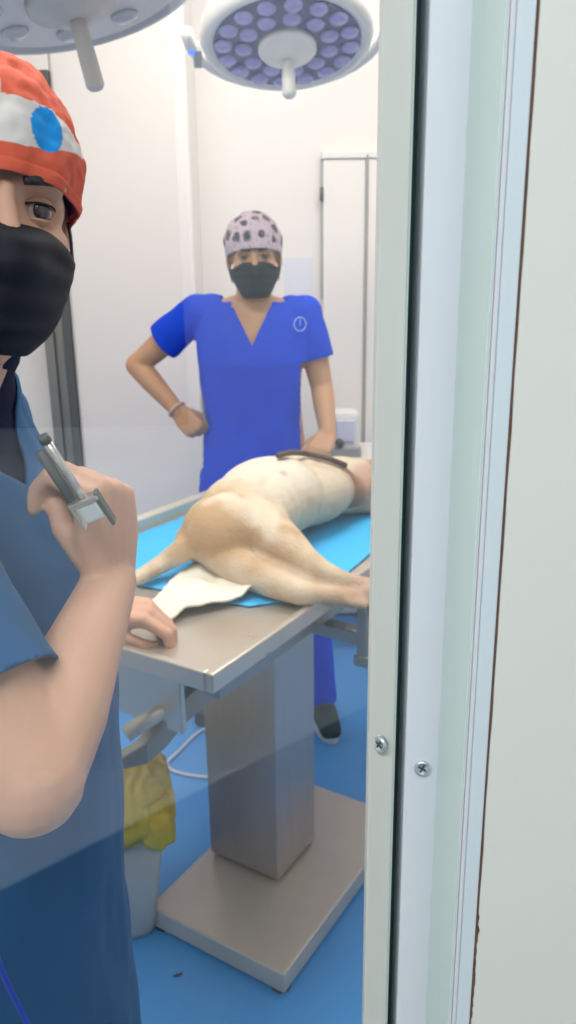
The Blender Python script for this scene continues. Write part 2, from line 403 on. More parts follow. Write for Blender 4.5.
# dark board and low seat added behind the camera to shape the glass reflection
o = build('reflection_board', MB().mm(-1.75, -0.262, -1.418, -1.38, 1.072, 2.3), M['undershirt'], bevel=0.004)
tag(o, 'large dark board added out of view on the corridor wall to shape the reflection in the glass', 'board')
b1, b2 = V((-0.504, 0.72 - 1.141, 0)), V((0.195, 0.72 - 1.748, 0))  # far edge of the added seat, laid out for the diagonal in the reflection
dirv = (b2 - b1).normalized(); nv = V((dirv.y, -dirv.x, 0))
if nv.y > 0: pass
nv = V((-dirv.y, dirv.x, 0))
bb = MB()
a0 = b1 - dirv * 0.10; a1 = b2 + dirv * 0.16
reflection_bench = empty('reflection_bench', ((a0 + a1) / 2 + nv * 0.35), 'low dark blue seat added out of view to draw the dark slope mirrored in the glass', 'reflection_bench')
Rb = Matrix.Rotation(math.atan2(dirv.y, dirv.x), 3, 'Z')
L = (a1 - a0).length
cb = (a0 + a1) / 2 + nv * 0.35
build('seat', MB().box(cb + V((0, 0, 0.41)), (L, 0.70, 0.08), Rb), M['reflection_bench'], reflection_bench, bevel=0.01)
for sx in (-1, 1):
    for sy in (-1, 1):
        build('leg', MB().box(cb + Rb @ V((sx * (L / 2 - 0.05), sy * 0.30, 0)) + V((0, 0, 0.185)), (0.04, 0.04, 0.37), Rb), M['steel_dark'], reflection_bench)

# ceiling panels of the theatre
for x, y, sx, sy in ((-0.6, 1.15, 1.2, 0.6), (0.3, 2.15, 1.2, 0.5)):
    r = empty('ceiling_light', (x, y, 2.8), 'flat white ceiling light panel ' + ('above the orange-capped person' if y < 2 else 'above the blue-scrubbed person by the back wall'), 'ceiling light')
    build('frame', MB().mm(x - sx / 2 - .03, x + sx / 2 + .03, y - sy / 2 - .03, y + sy / 2 + .03, 2.785, 2.80), M['lamp_white'], r)
    build('diffuser', MB().mm(x - sx / 2, x + sx / 2, y - sy / 2, y + sy / 2, 2.78, 2.786), M['light_panel'], r)
r = empty('ceiling_light', (-0.5, -0.75, 2.7), 'long ceiling light panel over the corridor outside the glass', 'ceiling light')
build('frame', MB().mm(-1.33, 0.33, -0.955, -0.545, 2.685, 2.70), M['lamp_white'], r)
build('diffuser', MB().mm(-1.3, 0.3, -0.925, -0.575, 2.68, 2.686), M['light_panel'], r)

# ================================================================ OPERATING TABLE
U = V((0.53, 0.848, 0)); N = V((0.848, -0.53, 0))
RT = Matrix((U, -N, V((0, 0, 1)))).transposed()        # local x along the table, local y away from the viewer
def T(u, n, z): return U * u + N * n + V((0, 0, z))
ZT = 0.90
u0, u1, n0, n1 = 0.815, 2.12, -1.232, -0.640
root = empty('operating_table', T(1.38, -0.95, 0), 'stainless steel operating table on a boxy column, with a dog lying on it', 'table')
uc, nc = (u0 + u1) / 2, (n0 + n1) / 2
build('tabletop', MB().box(T(uc, nc, ZT - 0.018), (u1 - u0 - .02, n1 - n0 - .02, 0.022), RT), M['steel'], root, bevel=0.003)
rim = MB()
rim.box(T(u0 + .007, nc, ZT - 0.012), (0.014, n1 - n0 - .028, 0.032), RT)
rim.box(T(u1 - .007, nc, ZT - 0.012), (0.014, n1 - n0 - .028, 0.032), RT)
rim.box(T(uc, n1 - .007, ZT - 0.012), (u1 - u0, 0.014, 0.032), RT)
build('rim', rim, M['steel'], root, bevel=0.003)
build('rim', MB().box(T(uc, n0 + .014, ZT + 0.002), (u1 - u0, 0.028, 0.045), RT), M['steel_base'], root, bevel=0.005, label='raised steel ledge along the far long side')
build('side_rail', MB().box(T(uc, n1 - .05, ZT - 0.055), (u1 - u0 - .12, 0.03, 0.045), RT), M['steel_dark'], root, bevel=0.003)
build('support_frame', MB().box(T(uc, nc, ZT - 0.062), (u1 - u0 - .20, 0.36, 0.05), RT), M['steel_dark'], root, bevel=0.004)
build('column', MB().box(T(1.405, -0.965, 0.47), (0.176, 0.200, 0.80), RT), M['steel_column'], root, bevel=0.003)
bu0, bu1, bn0, bn1 = 1.115, 1.70, -1.085, -0.705
c2 = WZ(285, 978, .06); c1 = WZ(150, 905, .06); c3 = WZ(367, 860, .06)
bu0 = (c2.dot(U) + c1.dot(U)) / 2; bn1 = (c2.dot(N) + c3.dot(N)) / 2; bn0 = c1.dot(N)
build('base_plate', MB().box(T((bu0 + bu1) / 2, (bn0 + bn1) / 2, 0.035), (bu1 - bu0, bn1 - bn0, 0.05), RT), M['steel_base'], root, bevel=0.004)
for a in (bu0 + .024, bu1 - .024):
    for b in (bn0 + .024, bn1 - .024):
        build('foot', MB().tube([T(a, b, 0), T(a, b, 0.012)], 0.022, 16), M['debris'] if (a < 1.3 and b > -.8) else M['black'], root, smooth=False)
# folded end panel, its curved bracket and rail under the near end
build('end_panel', MB().box(T(u0 + .10, -0.900, ZT - 0.110), (0.012, 0.235, 0.16), RT), M['steel'], root, bevel=0.003)
build('tilt_bar', MB().tube([WY(126, 734, 1.18), WY(165, 708, 1.22), WY(215, 672, 1.30)], 0.015, 16), M['steel_base'], root, smooth=True)
br = MB()
rings = []
for i, (pp, hh) in enumerate([(WY(118, 762, 1.20), .012), (WY(142, 752, 1.20), .020), (WY(162, 732, 1.21), .024), (WY(178, 712, 1.22), .024), (WY(200, 692, 1.23), .022), (WY(232, 672, 1.28), .020), (WY(275, 645, 1.40), .018)]):
    rings.append([pp + N * .012 + V((0, 0, hh)), pp + N * .012 - V((0, 0, hh)), pp - N * .012 - V((0, 0, hh)), pp - N * .012 + V((0, 0, hh))])
build('curved_bracket', br.rings(rings), M['steel_dark'], root, bevel=0.003)
# crank bracket at the right long side
q = T(1.235, -0.60, 0.80)
build('crank_bracket', MB().box(T(1.235, -0.70, 0.800), (0.030, 0.19, 0.028), RT).box(T(1.235, -0.605, 0.815), (0.036, 0.022, 0.115), RT).box(T(1.235, -0.605, 0.757), (0.042, 0.030, 0.022), RT), M['steel_dark'], root, bevel=0.004)
build('crank_knob', MB().tube([T(1.235, -0.595, 0.862), T(1.235, -0.575, 0.862)], 0.013, 16), M['dark_grey'], root, smooth=True)

# blue absorbent pad, slightly rumpled
def sheet(poly, z, step=0.012, fold=0.003, seed=0, th=0.003, zf=None):
    """thin cloth over a polygon (list of (x,y)); clipped grid"""
    xs = [p[0] for p in poly]; ys = [p[1] for p in poly]
    def inside(x, y):
        c = False; k = len(poly) - 1
        for i in range(len(poly)):
            if (poly[i][1] > y) != (poly[k][1] > y) and x < (poly[k][0] - poly[i][0]) * (y - poly[i][1]) / (poly[k][1] - poly[i][1]) + poly[i][0]: c = not c
            k = i
        return c
    bm = bmesh.new()
    fv = [bm.verts.new((p[0], p[1], 0)) for p in poly]; bm.faces.new(fv)
    x0, x1, y0, y1 = min(xs), max(xs), min(ys), max(ys)
    x = x0 + step
    while x < x1:
        bmesh.ops.bisect_plane(bm, geom=bm.verts[:] + bm.edges[:] + bm.faces[:], plane_co=(x, 0, 0), plane_no=(1, 0, 0)); x += step
    y = y0 + step
    while y < y1:
        bmesh.ops.bisect_plane(bm, geom=bm.verts[:] + bm.edges[:] + bm.faces[:], plane_co=(0, y, 0), plane_no=(0, 1, 0)); y += step
    bm.verts.ensure_lookup_table(); bm.verts.index_update()
    out = MB()
    for v_ in bm.verts:
        h = abs(noise.noise(V((v_.co.x * 9, v_.co.y * 9, seed)))) * fold + abs(noise.noise(V((v_.co.x * 26, v_.co.y * 26, seed + 5)))) * fold * 0.5
        out.v.append(V((v_.co.x, v_.co.y, z + th / 2 + h + (zf(v_.co.x, v_.co.y) if zf else 0))))
    out.f = [tuple(v_.index for v_ in f.verts) for f in bm.faces]
    bm.free()
    return out
pad = [T(1.02, -1.20, 0), T(1.06, -0.745, 0), T(1.13, -0.69, 0), T(1.20, -0.665, 0), T(1.60, -0.70, 0), T(2.0, -0.72, 0), T(2.02, -1.17, 0), T(1.5, -1.19, 0)]
o = build('absorbent_pad', sheet([(p.x, p.y) for p in pad], ZT - 0.0065, 0.014, 0.004, 1), M['pad_blue'], loc=T(1.4, -.95, ZT - .007), smooth=True, solid=0.002)
tag(o, 'bright blue absorbent pad spread under the dog on the steel table', 'pad')
tp = [WZ(148, 602, .91), WZ(160, 622, .91), WZ(185, 608, .91), WZ(240, 597, .91), WZ(268, 584, .91), WZ(262, 560, .91), WZ(215, 545, .91), WZ(195, 560, .91), WZ(160, 590, .91)]
o = build('towel', sheet([(p.x, p.y) for p in tp], ZT + 0.001, 0.008, 0.022, 4), M['towel'], loc=T(1.05, -.83, ZT), smooth=True, solid=0.004)
tag(o, 'crumpled cream towel under the hind end of the dog', 'towel')

# ================================================================ DOG
dog = empty('dog', T(1.4, -.87, ZT), 'cream short-haired dog lying on its side on the table, legs towards the door', 'dog')
D = MB()
ZB = ZT - 0.002
def E(u, n, z, r, R=None): D.ell(T(u, n, z), r, R if R else RT, 20, 14)
E(1.195, -.885, ZB + .076, (.090, .092, .076))      # rump
E(1.225, -.850, ZB + .078, (.082, .078, .062))          # upper thigh mass
E(1.30, -.905, ZB + .086, (.12, .102, .083))         # loin / belly
E(1.40, -.920, ZB + .090, (.14, .115, .088))
E(1.52, -.910, ZB + .080, (.15, .115, .080))         # ribs
E(1.65, -.89, ZB + .066, (.12, .10, .066))          # chest
E(1.70, -.84, ZB + .062, (.07, .07, .040))            # shoulder
D.limb([T(1.70, -.885, ZB + .060), T(1.80, -.86, ZB + .052), T(1.90, -.84, ZB + .052)], [.060, .050, .052])
E(1.94, -.835, ZB + .054, (.072, .060, .054))
D.limb([T(1.98, -.81, ZB + .050), T(2.05, -.77, ZB + .040)], [.038, .027])
# upper hind leg
D.limb([T(1.225, -.86, ZB + .082), T(1.208, -.795, ZB + .080), T(1.183, -.735, ZB + .070), T(1.160, -.685, ZB + .061), T(1.146, -.64, ZB + .053), T(1.146, -.605, ZB + .046), T(1.156, -.575, ZB + .040)], [.060, .050, .036, .025, .019, .016, .015])
E(1.165, -.765, ZB + .030, (.030, .060, .026))
D.limb([T(1.155, -.74, ZB + .028), T(1.138, -.675, ZB + .028), T(1.135, -.63, ZB + .028)], [.026, .020, .016])
# lower hind leg
D.limb([T(1.16, -.88, ZB + .045), T(1.130, -.80, ZB + .033), T(1.113, -.73, ZB + .027), T(1.106, -.665, ZB + .022), T(1.114, -.63, ZB + .024), T(1.124, -.590, ZB + .024)], [.042, .034, .028, .021, .017, .016])
def paw(c, dr, up=V((0, 0, 1)), s=1.0):
    dr = V(dr).normalized(); sd = dr.cross(up).normalized()
    D.ell(c, (.021 * s, .021 * s, .017 * s))
    for k in (-1.5, -.5, .5, 1.5):
        b = c + sd * k * .011 * s; D.limb([b, b + dr * .024 * s + V((0, 0, -.004))], [.0095 * s, .008 * s])
paw(T(1.160, -.562, ZB + .036), N + U * .2 - V((0, 0, .25)))
paw(T(1.128, -.578, ZB + .024), N + U * .3)
# front legs, folded towards the door
D.limb([T(1.66, -.88, ZB + .065), T(1.70, -.80, ZB + .060), T(1.79, -.72, ZB + .055), T(1.87, -.68, ZB + .045)], [.055, .036, .024, .02])
D.limb([T(1.64, -.86, ZB + .04), T(1.70, -.77, ZB + .030), T(1.80, -.675, ZB + .024), T(1.86, -.655, ZB + .022)], [.042, .028, .021, .018])
paw(T(1.885, -.665, ZB + .042), N * .3 + U); paw(T(1.875, -.645, ZB + .020), N * .3 + U)
# tail
D.limb([T(1.165, -.945, ZB + .055), WZ(186, 548, ZB + .055), WZ(165, 562, ZB + .032), WZ(145, 574, ZB + .022), WZ(118, 588, ZB + .018)], [.040, .026, .019, .0155, .010], sub=4)
# ears
D.ell(T(1.90, -.87, ZB + .102), (.035, .03, .012), RT)
DM = organic(D, 0.0045, 5, 0.6)
def smst(a, b, x):
    t = max(0, min(1, (x - a) / (b - a))); return t * t * (3 - 2 * t)
def dogcol(p):
    u, n, z = p.dot(U), p.dot(N), p.z - ZT
    cream = V((0.74, 0.62, 0.47)); tan = V((0.50, 0.31, 0.15)); pink = V((0.60, 0.33, 0.25)); white = V((0.80, 0.73, 0.62))
    c = cream.copy()
    nz = noise.noise(p * 9) * .5 + .5; nz2 = noise.noise(p * 24 + V((3, 1, 2))) * .5 + .5
    # tan saddle over the haunch
    a = smst(1.28, 1.18, u) * smst(.02, .07, z) * smst(.30, .50, nz * .6 + nz2 * .4) * (1 - smst(-.78, -.66, n)) 
    c = c.lerp(tan, .85 * a)
    c = c.lerp(tan, .35 * smst(.5, .75, nz2))
    c = c.lerp(tan, .5 * smst(-.80, -.68, n) * smst(1.4, 1.25, u) * nz2)
    c = c.lerp(white, smst(1.24, 1.34, u) * smst(1.50, 1.40, u) * smst(.08, .16, z) * .8)
    # pink belly skin between the legs and a few spots
    c = c.lerp(pink, .6 * smst(.085, .03, z) * smst(-.86, -.76, n) * smst(1.18, 1.30, u))
    for (su, sn, r, k) in ((1.585, -.83, .026, .9), (1.60, -.805, .022, .8), (1.42, -.90, .014, .5), (1.47, -.93, .011, .5), (1.52, -.87, .010, .45), (1.36, -.86, .009, .4), (1.58, -.92, .010, .4), (1.76, -.84, .03, .6), (1.80, -.72, .03, .4)):
        dd = math.hypot(u - su, n - sn)
        c = c.lerp(V((0.30, 0.14, 0.09)), k * smst(r * 1.3, r * .5, dd) * (1 if z > .03 else 0))
    c = c.lerp(pink, .75 * smst(.03, 0, abs(n + .72)-.10) * smst(1.6, 1.62, u)); c = c.lerp(V((0.42, 0.23, 0.16)), .7 * smst(-.64, -.57, n) * smst(1.4, 1.3, u) * (.4 + .6 * nz2))
    return c
build('body', DM, M['dog'], dog, smooth=True, colfn=dogcol, vfn=lambda p: V((p.x, p.y, max(p.z, ZT + 0.0015))))
build('nose', MB().ell(T(2.073, -.755, ZB + .044), (.014, .014, .012)), M['black'], dog, smooth=True)
for cc in ((1.160, -.562, ZB + .032), (1.128, -.578, ZB + .022)):
    dr = (N + U * .45).normalized(); sd = dr.cross(V((0, 0, 1))).normalized()
    for k in (-1.5, -.5, .5, 1.5):
        b = T(*cc) + sd * k * .011 + dr * .031
        build('claw', MB().tube([b, b + dr * .008 - V((0, 0, .004))], [.003, .001], 8), M['claw'], dog, smooth=True)
# strap over the far flank
# ================================================================ LAMPS
def lamp_head(name, loc, tilt, R0, label, face, lens, body, handle_len, leds, arm_to, hub_r, ztwist=0):
    r = empty(name, loc, label, 'surgical lamp', rot=tilt)
    def ring_prof(prof, seg=64):
        return MB().rings([[V((q * math.cos(2 * PI * t / seg), q * math.sin(2 * PI * t / seg), h)) for t in range(seg)] for q, h in prof], True)
    build('housing', ring_prof([(R0 * .88, -.004), (R0 * .93, -.012), (R0 * 1.0, -.010), (R0 * 1.035, .008), (R0 * 1.03, .03), (R0 * .93, .055), (R0 * .45, .075), (R0 * .2, .10)]), body, r, smooth=True, local=True)
    build('face_plate', ring_prof([(R0 * .88, -.0055), (R0 * .875, -.008), (R0 * .3, -.009)]), face, r, local=True)
    build('hub', ring_prof([(hub_r, -.008), (hub_r, -.022), (hub_r * .9, -.030), (hub_r * .55, -.033), (hub_r * .5, -.045), (.022, -.048)]), body, r, smooth=True, local=True)
    build('handle', ring_prof([(.016, -.045), (.015, -.07), (.0165, -handle_len * .6), (.017, -handle_len + .006), (.012, -handle_len)], 24), body, r, smooth=True, local=True)
    for rad, n, ph in leds:
        for k in range(n):
            a = 2 * PI * k / n + ph
            c = V((rad * R0 * math.cos(a), rad * R0 * math.sin(a), -.011))
            pr = [(.0265, .002), (.0265, -.002), (.022, -.0065), (.012, -.0105)]
            mb = MB().rings([[c + V((q * R0 / .24 * math.cos(2 * PI * t / 18), q * R0 / .24 * math.sin(2 * PI * t / 18), h)) for t in range(18)] for q, h in pr], True)
            build('led_lens', mb, lens, r, smooth=True, local=True)
    return r
c = WY(287, 42, 2.2)
L1 = lamp_head('surgical_lamp', c, (math.radians(-17), math.radians(-2), 0), 0.205, 'round surgical lamp with lenses coloured to a violet glow, over the person in blue scrubs', M['lamp_face'], M['lens'], M['lamp_white'], 0.135,
               [(.76, 16, .1), (.52, 11, .25)], None, .072)
# small blue control light and fork of the lamp
b = MB()
pts = [V((0.245 * math.cos(t), 0.245 * math.sin(t), 0.012 + .02)) for t in [PI * .03 + PI * .98 * k / 14 for k in range(15)]]
build('yoke', MB().tube(pts, .016, 12), M['lamp_white'], L1, smooth=True, local=True)
build('control_panel', MB().box((-.228, .085, .030), (.022, .075, .03), Matrix.Rotation(.1, 3, 'Z')), M['mid_grey'], L1, local=True, bevel=.004)
build('indicator_light', MB().ell((-.240, .050, .016), (.009, .011, .006)), M['blue_led'], L1, smooth=True, local=True)
build('arm', MB().tube([(0, .25, .03), (0, .33, .12), (.1, .36, .45), (.1, .30, .70)], .022, 14), M['lamp_white'], L1, smooth=True, local=True)
c = WY(70, -7, 1.66)
L2 = lamp_head('surgical_lamp', c, (math.radians(-3), math.radians(-13), 0), 0.245, 'grey surgical lamp seen edge-on over the head in the orange cap, unlit', M['lamp_white'], M['lens_pale'], M['lamp_grey'], 0.165,
               [(.62, 8, .3)], None, .085)
build('arm', MB().tube([(-.05, .2, .05), (-.1, .3, .15), (-.1, .4, .5), (-.05, .42, .92)], .022, 14), M['lamp_white'], L2, smooth=True, local=True)
rg = MB().rings([[V((q * .245 * math.cos(2 * PI * t / 64), q * .245 * math.sin(2 * PI * t / 64), h)) for t in range(64)] for q, h in ((1.045, .001), (1.055, .008), (1.045, .016), (1.03, .008), (1.045, .001))], False)
build('rim_band', rg, M['mid_grey'], L2, smooth=True, local=True)

# ================================================================ PEOPLE
def hand_parts(mb, wrist, d, nrm, thumb_side, curls, s=1.0, thumb=(0.6, 0.3), spread=1.0, r=1.0):
    """wrist point, direction to the fingers, back-of-hand normal; curls = per finger (index..little) bend of each joint in radians"""
    d = V(d).normalized(); nrm = V(nrm); nrm = (nrm - d * nrm.dot(d)).normalized()
    sd = d.cross(nrm) * thumb_side; sd.normalize()
    lens = [(.043, .026, .020), (.047, .029, .021), (.043, .027, .020), (.034, .021, .018)]
    offs = [.028, .0095, -.0095, -.027]; klen = [.088, .092, .087, .079]
    tips = []
    for i in range(4):
        base = wrist + d * klen[i] * s + sd * offs[i] * s + nrm * (.003 if i in (1, 2) else 0)
        mb.limb([wrist + d * .006 * s + sd * offs[i] * .55 * s, wrist + d * klen[i] * .55 * s + sd * offs[i] * .88 * s, base],
                [.0155 * s * r, .0150 * s * r, .0112 * s * r])
        p = base; a = 0; cu = curls[i]
        if not hasattr(cu, '__len__'): cu = (cu, cu * 1.05, cu * .7)
        rad = [.0100, .0088, .0080, .0068]
        dsp = sd * (offs[i] * 2.2 * spread)
        for k in range(3):
            a += cu[k]
            dr = (d * math.cos(a) - nrm * math.sin(a) + dsp * (1 if k == 0 else .3)).normalized()
            q = p + dr * lens[i][k] * s
            mb.limb([p, q], [rad[k] * s * r, rad[k + 1] * s * r], 12); p = q
        tips.append(p)
    t0 = wrist + d * .022 * s + sd * .020 * s - nrm * .004 * s
    t1 = t0 + (d * .55 + sd * thumb[0] - nrm * thumb[1]).normalized() * .042 * s
    t2 = t1 + (d * .85 + sd * (thumb[0] - .45) - nrm * thumb[1] * 1.2).normalized() * .032 * s
    t3 = t2 + (d * .9 + sd * (thumb[0] - .9) - nrm * thumb[1] * 1.4).normalized() * .026 * s
    mb.limb([t0, t1, t2, t3], [.0165 * s, .0125 * s, .0105 * s, .0082 * s])
    return tips, sd, d, nrm

def frame(yaw, pitch=0, roll=0):
    """head frame: local -Y is the face, +X the viewer's right when facing the viewer"""
    return Matrix.Rotation(yaw, 3, 'Z') @ Matrix.Rotation(pitch, 3, 'X') @ Matrix.Rotation(roll, 3, 'Y')

def head_shapes(mb, c, R, s=1.0):
    def q(x, y, z): return c + R @ V((x * s, y * s, z * s))
    def e(cc, r, RR=None): mb.ell(q(*cc), [k * s for k in r], R @ RR if RR else R, 24, 16)
    e((0, .015, .035), (.074, .094, .082))
    e((0, -.018, -.018), (.064, .070, .082))
    e((0, -.040, -.078), (.040, .038, .032))
    e((0, -.010, -.060), (.055, .055, .045))
    for k in (-1, 1):
        e((k * .038, -.052, -.028), (.027, .024, .026))
        e((k * .077, .012, -.012), (.009, .018, .031))
        e((k * .027, -.072, .022), (.026, .016, .012)); e((k * .043, -.048, .004), (.016, .024, .024))
        e((k * .010, -.100, -.034), (.008, .009, .007))
    e((0, -.042, .045), (.052, .030, .036))
    mb.limb([q(0, -.084, .012), q(0, -.097, -.012), q(0, -.108, -.030)], [.0085 * s, .0095 * s, .0115 * s])
    e((0, -.082, -.056), (.022, .012, .008)); e((0, -.080, -.066), (.018, .012, .007))

def head_post(p, c, R, s=1.0):
    """press in the eye sockets"""
    l = (R.transposed() @ (p - c)) / s
    if l.y > 0 or l.z < -.05: return p
    for k in (-1, 1):
        dd = ((l.x - k * .031) / .0185) ** 2 + ((l.z - .001) / .0125) ** 2
        l.y += .013 * math.exp(-dd)
    return c + R @ (l * s)

def face_details(person, c, R, s, skin, look=V((0, -1, 0)), brow=True):
    def q(x, y, z): return c + R @ V((x * s, y * s, z * s))
    for k in (-1, 1):
        ec = q(k * .031, -.0655, .001)
        eye = build('eyeball', MB().ell(ec, .0122 * s, R, 24, 16), M['eye_white'], person, smooth=True)
        ld = R @ look.normalized()
        ax = ld; a = ax.cross(V((0, 0, 1))).normalized(); b2_ = a.cross(ax)
        rings = [[ec + ax * hh * s + (a * math.cos(2 * PI * t / 20) + b2_ * math.sin(2 * PI * t / 20)) * rr * s for t in range(20)] for rr, hh in ((.0074, .0094), (.0072, .0110), (.0044, .0124), (.0004, .0128))]
        build('iris', MB().rings(rings), M['iris'], eye, smooth=True)
        # lids: partial shells around the eyeball
        for lo, hi, nm in ((.34, 1.25, 'upper_eyelid'), (-1.2, -.50, 'lower_eyelid')):
            rings = []
            for rr in (.0142, .0126):
                for i in range(9):
                    el = lo + (hi - lo) * i / 8
                    if rr < .013: el = hi - (hi - lo) * i / 8
                    ring = []
                    for j in range(17):
                        az = -1.35 + 2.7 * j / 16
                        # the lid margin arches: lower towards both corners
                        e2 = el * (1 - .85 * abs(az / 1.35) ** 2.2) if (abs(el - lo) < .6) else el
                        ring.append(ec + R @ V((rr * s * math.sin(az) * math.cos(e2), -rr * s * math.cos(az) * math.cos(e2), rr * s * math.sin(e2))))
                    rings.append(ring)
            build(nm, MB().rings(rings, False, False), skin, person, smooth=True)
        lash = [ec + R @ V((.0146 * s * math.sin(az) * math.cos(.26 * (1 - .85 * abs(az / 1.35) ** 2.2)), -.0146 * s * math.cos(az) * math.cos(.28), .0146 * s * math.sin(.34 * (1 - .85 * abs(az / 1.35) ** 2.2)) + .0006)) for az in [-1.2 + 2.4 * j / 12 for j in range(13)]]
        build('eyelashes', MB().tube(lash, .0009 * s, 6), M['hair'], person, smooth=True)
        if brow:
            pts = [q(k * .012, -.0915, .0195), q(k * .022, -.0910, .0220), (q(k * .036, -.0835, .0235)), q(k * .050, -.0700, .0195)]
            build('eyebrow', MB().tube(pts, [.0034 * s, .0042 * s, .0038 * s, .0018 * s], 10, sub=5), M['hair'], person, smooth=True)

def mask_mesh(c, R, s=1.0, side_top=-.032, top=-.012, bottom=-.118, wide=.078):
    """pleated face mask bowed over nose and chin"""
    rings = []
    NU, NV = 41, 34
    for j in range(NV + 1):
        v = j / NV; ring = []
        for i in range(NU):
            u = -1 + 2 * i / (NU - 1); au = abs(u)
            zt = top + (side_top - top) * smst(.25, .85, au)
            zb = bottom + (.045) * smst(.35, 1.0, au)
            z = zt + (zb - zt) * v
            ang = u * 1.28
            bulge = .028 * math.exp(-(u / .32) ** 2) * math.exp(-((z + .038) / .030) ** 2)
            chin = .010 * math.exp(-(u / .4) ** 2) * math.exp(-((z + .085) / .03) ** 2)
            tuck = .050 * max(0, (v - .72) / .28) ** 2
            yy = -(.100 - .030 * smst(-.03, 0.0, z)) * math.cos(ang) ** .85 - bulge - chin + tuck * (1 - .6 * au)
            yy += .022 * (1 - math.cos(ang)) - .0
            yy -= .0016 * math.sin(v * 2 * PI * 4) * (1 - au ** 3)
            x = wide * math.sin(ang) / math.sin(1.28) * (1 - .16 * v ** 2)
            ring.append(c + R @ V((x * s, yy * s, z * s)))
        rings.append(ring)
    return MB().rings(rings, False, False)

def cap_mesh(c, R, s, zf, zb, bump=.0045, seed=0, top_extra=0.0):
    """cloth surgical cap: a dome over the skull down to brow and nape"""
    rings = []
    NT, NP = 260, 130
    for j in range(NP + 1):
        ring = []
        for i in range(NT):
            a = 2 * PI * i / NT
            x0, y0 = math.sin(a), -math.cos(a)
            zl = zf + (zb - zf) * (.5 + .5 * y0)          # rim height at this azimuth
            tt = j / NP
            elmin = math.asin(max(-1, min(1, (zl - .036) / .094)))
            el = elmin + (PI / 2 - .02 - elmin) * tt
            rr = 1.0
            p = V((.0880 * math.cos(el) * x0, .014 + .1095 * math.cos(el) * y0, .036 + (.092 + top_extra) * math.sin(el)))
            nn = V((x0 * math.cos(el), y0 * math.cos(el), math.sin(el)))
            w_ = noise.noise(V((nn.x * 3, nn.y * 3, nn.z * 3 + seed))) * bump + noise.noise(V((nn.x * 9, nn.y * 9, nn.z * 9 + seed))) * bump * .35
            hem = .0022 if tt < .06 or False else 0
            p += nn * (w_ + hem)
            ring.append(c + R @ (p * s))
        rings.append(ring)
    return MB().rings(rings, False, True).add([], []) if False else _close_top(rings)
def _close_top(rings):
    mb = MB().rings(rings, False, True)
    n = len(rings[0]); L = (len(rings) - 1) * n
    c = sum(rings[-1], V((0, 0, 0))) / n
    mb.v.append(c); k = len(mb.v) - 1
    mb.f += [(L + i, L + (i + 1) % n, k) for i in range(n)]
    return mb

def wrinkle(amp, sc, seed):
    def f(p):
        h = noise.noise(V((p.x * sc + seed, p.y * sc, p.z * sc * .6))) + .5 * noise.noise(V((p.x * sc * 2.3, p.y * sc * 2.3 + seed, p.z * sc)))
        return h * amp
    return f
def displace(mb, fn):
    me = bpy.data.meshes.new('tmp'); me.from_pydata([tuple(p) for p in mb.v], [], mb.f); me.update(); fix(me)
    nr = [v_.normal.copy() for v_ in me.vertices]; fs = [tuple(p.vertices) for p in me.polygons]
    bpy.data.meshes.remove(me)
    out = MB(); out.v = [p + n * fn(p) for p, n in zip(mb.v, nr)]; out.f = fs
    return out

# ---------------------------------------------------------------- WOMAN
wx, wy = -0.098, 2.46
wom = empty('person', (wx, wy, 0), 'person in bright royal blue scrubs, hand on hip, behind the dog', 'person')
HC = V((-0.090, 2.46, 1.505)); HR = frame(math.radians(3), math.radians(4), math.radians(-2)); HS = 0.97
B = MB()
head_shapes(B, HC, HR, HS)
B.limb([HC + V((0, .03, -.05)), V((-.098, 2.485, 1.36))], [.052, .052])
def sec(z, cx, cy, a, b_): return ((cx, cy, z), (0, -a, 0), (b_, 0, 0))
torsoW = [sec(1.395, -.098, 2.48, .045, .06), sec(1.378, -.10, 2.48, .060, .125), sec(1.345, -.100, 2.48, .080, .168), sec(1.28, -.100, 2.475, .104, .168), sec(1.20, -.099, 2.465, .120, .160),
          sec(1.10, -.097, 2.47, .104, .152), sec(1.02, -.094, 2.475, .100, .152), sec(.95, -.096, 2.478, .106, .164), sec(.87, -.098, 2.48, .112, .178), sec(.80, -.10, 2.48, .108, .182)]
B.loft([(c_, V(a) * .93, V(b_) * .93) for c_, a, b_ in torsoW], e=2.1)
# legs
for hx, kx, fx, fy in ((-.19, -.20, -.20, 2.50), (-.03, .06, .105, 2.42)):
    B.limb([(hx, 2.48, .82), (kx, 2.45, .47), (fx, fy, .09), (fx, fy, .05)], [.085, .056, .042, .04])
# arm on hip
sh = V((-.262, 2.48, 1.345)); el = WY(137, 365, 2.52); wr = WY(178, 411, 2.44)
B.limb([sh, sh.lerp(el, .5), el], [.046, .042, .034]); B.limb([el, el.lerp(wr, .35), wr], [.036, .035, .0235])
hand_parts(B, wr, (wr - el).normalized() + V((.25, -.1, -.25)), V((-.3, -1, .25)), -1, [1.2, 1.3, 1.35, 1.4], .92, thumb=(.3, .4))
# arm reaching down to the dog
sh2 = V((.060, 2.48, 1.34)); el2 = WY(322, 388, 2.47); wr2 = WY(328, 434, 2.36)
B.limb([sh2, sh2.lerp(el2, .5), el2], [.046, .042, .034]); B.limb([el2, el2.lerp(wr2, .35), wr2], [.035, .034, .0235])
hand_parts(B, wr2, V((-.35, -.75, -.40)), V((0.1, -.55, .8)), 1, [.55, .6, .6, .65], .92, thumb=(.5, .3))
BW = organic(B, 0.0045, 3, 0.5)
build('body', BW, M['skin_woman'], wom, smooth=True, vfn=lambda p: head_post(p, HC, HR, HS) if p.z > 1.40 else p)
face_details(wom, HC, HR, HS, M['skin_woman'])
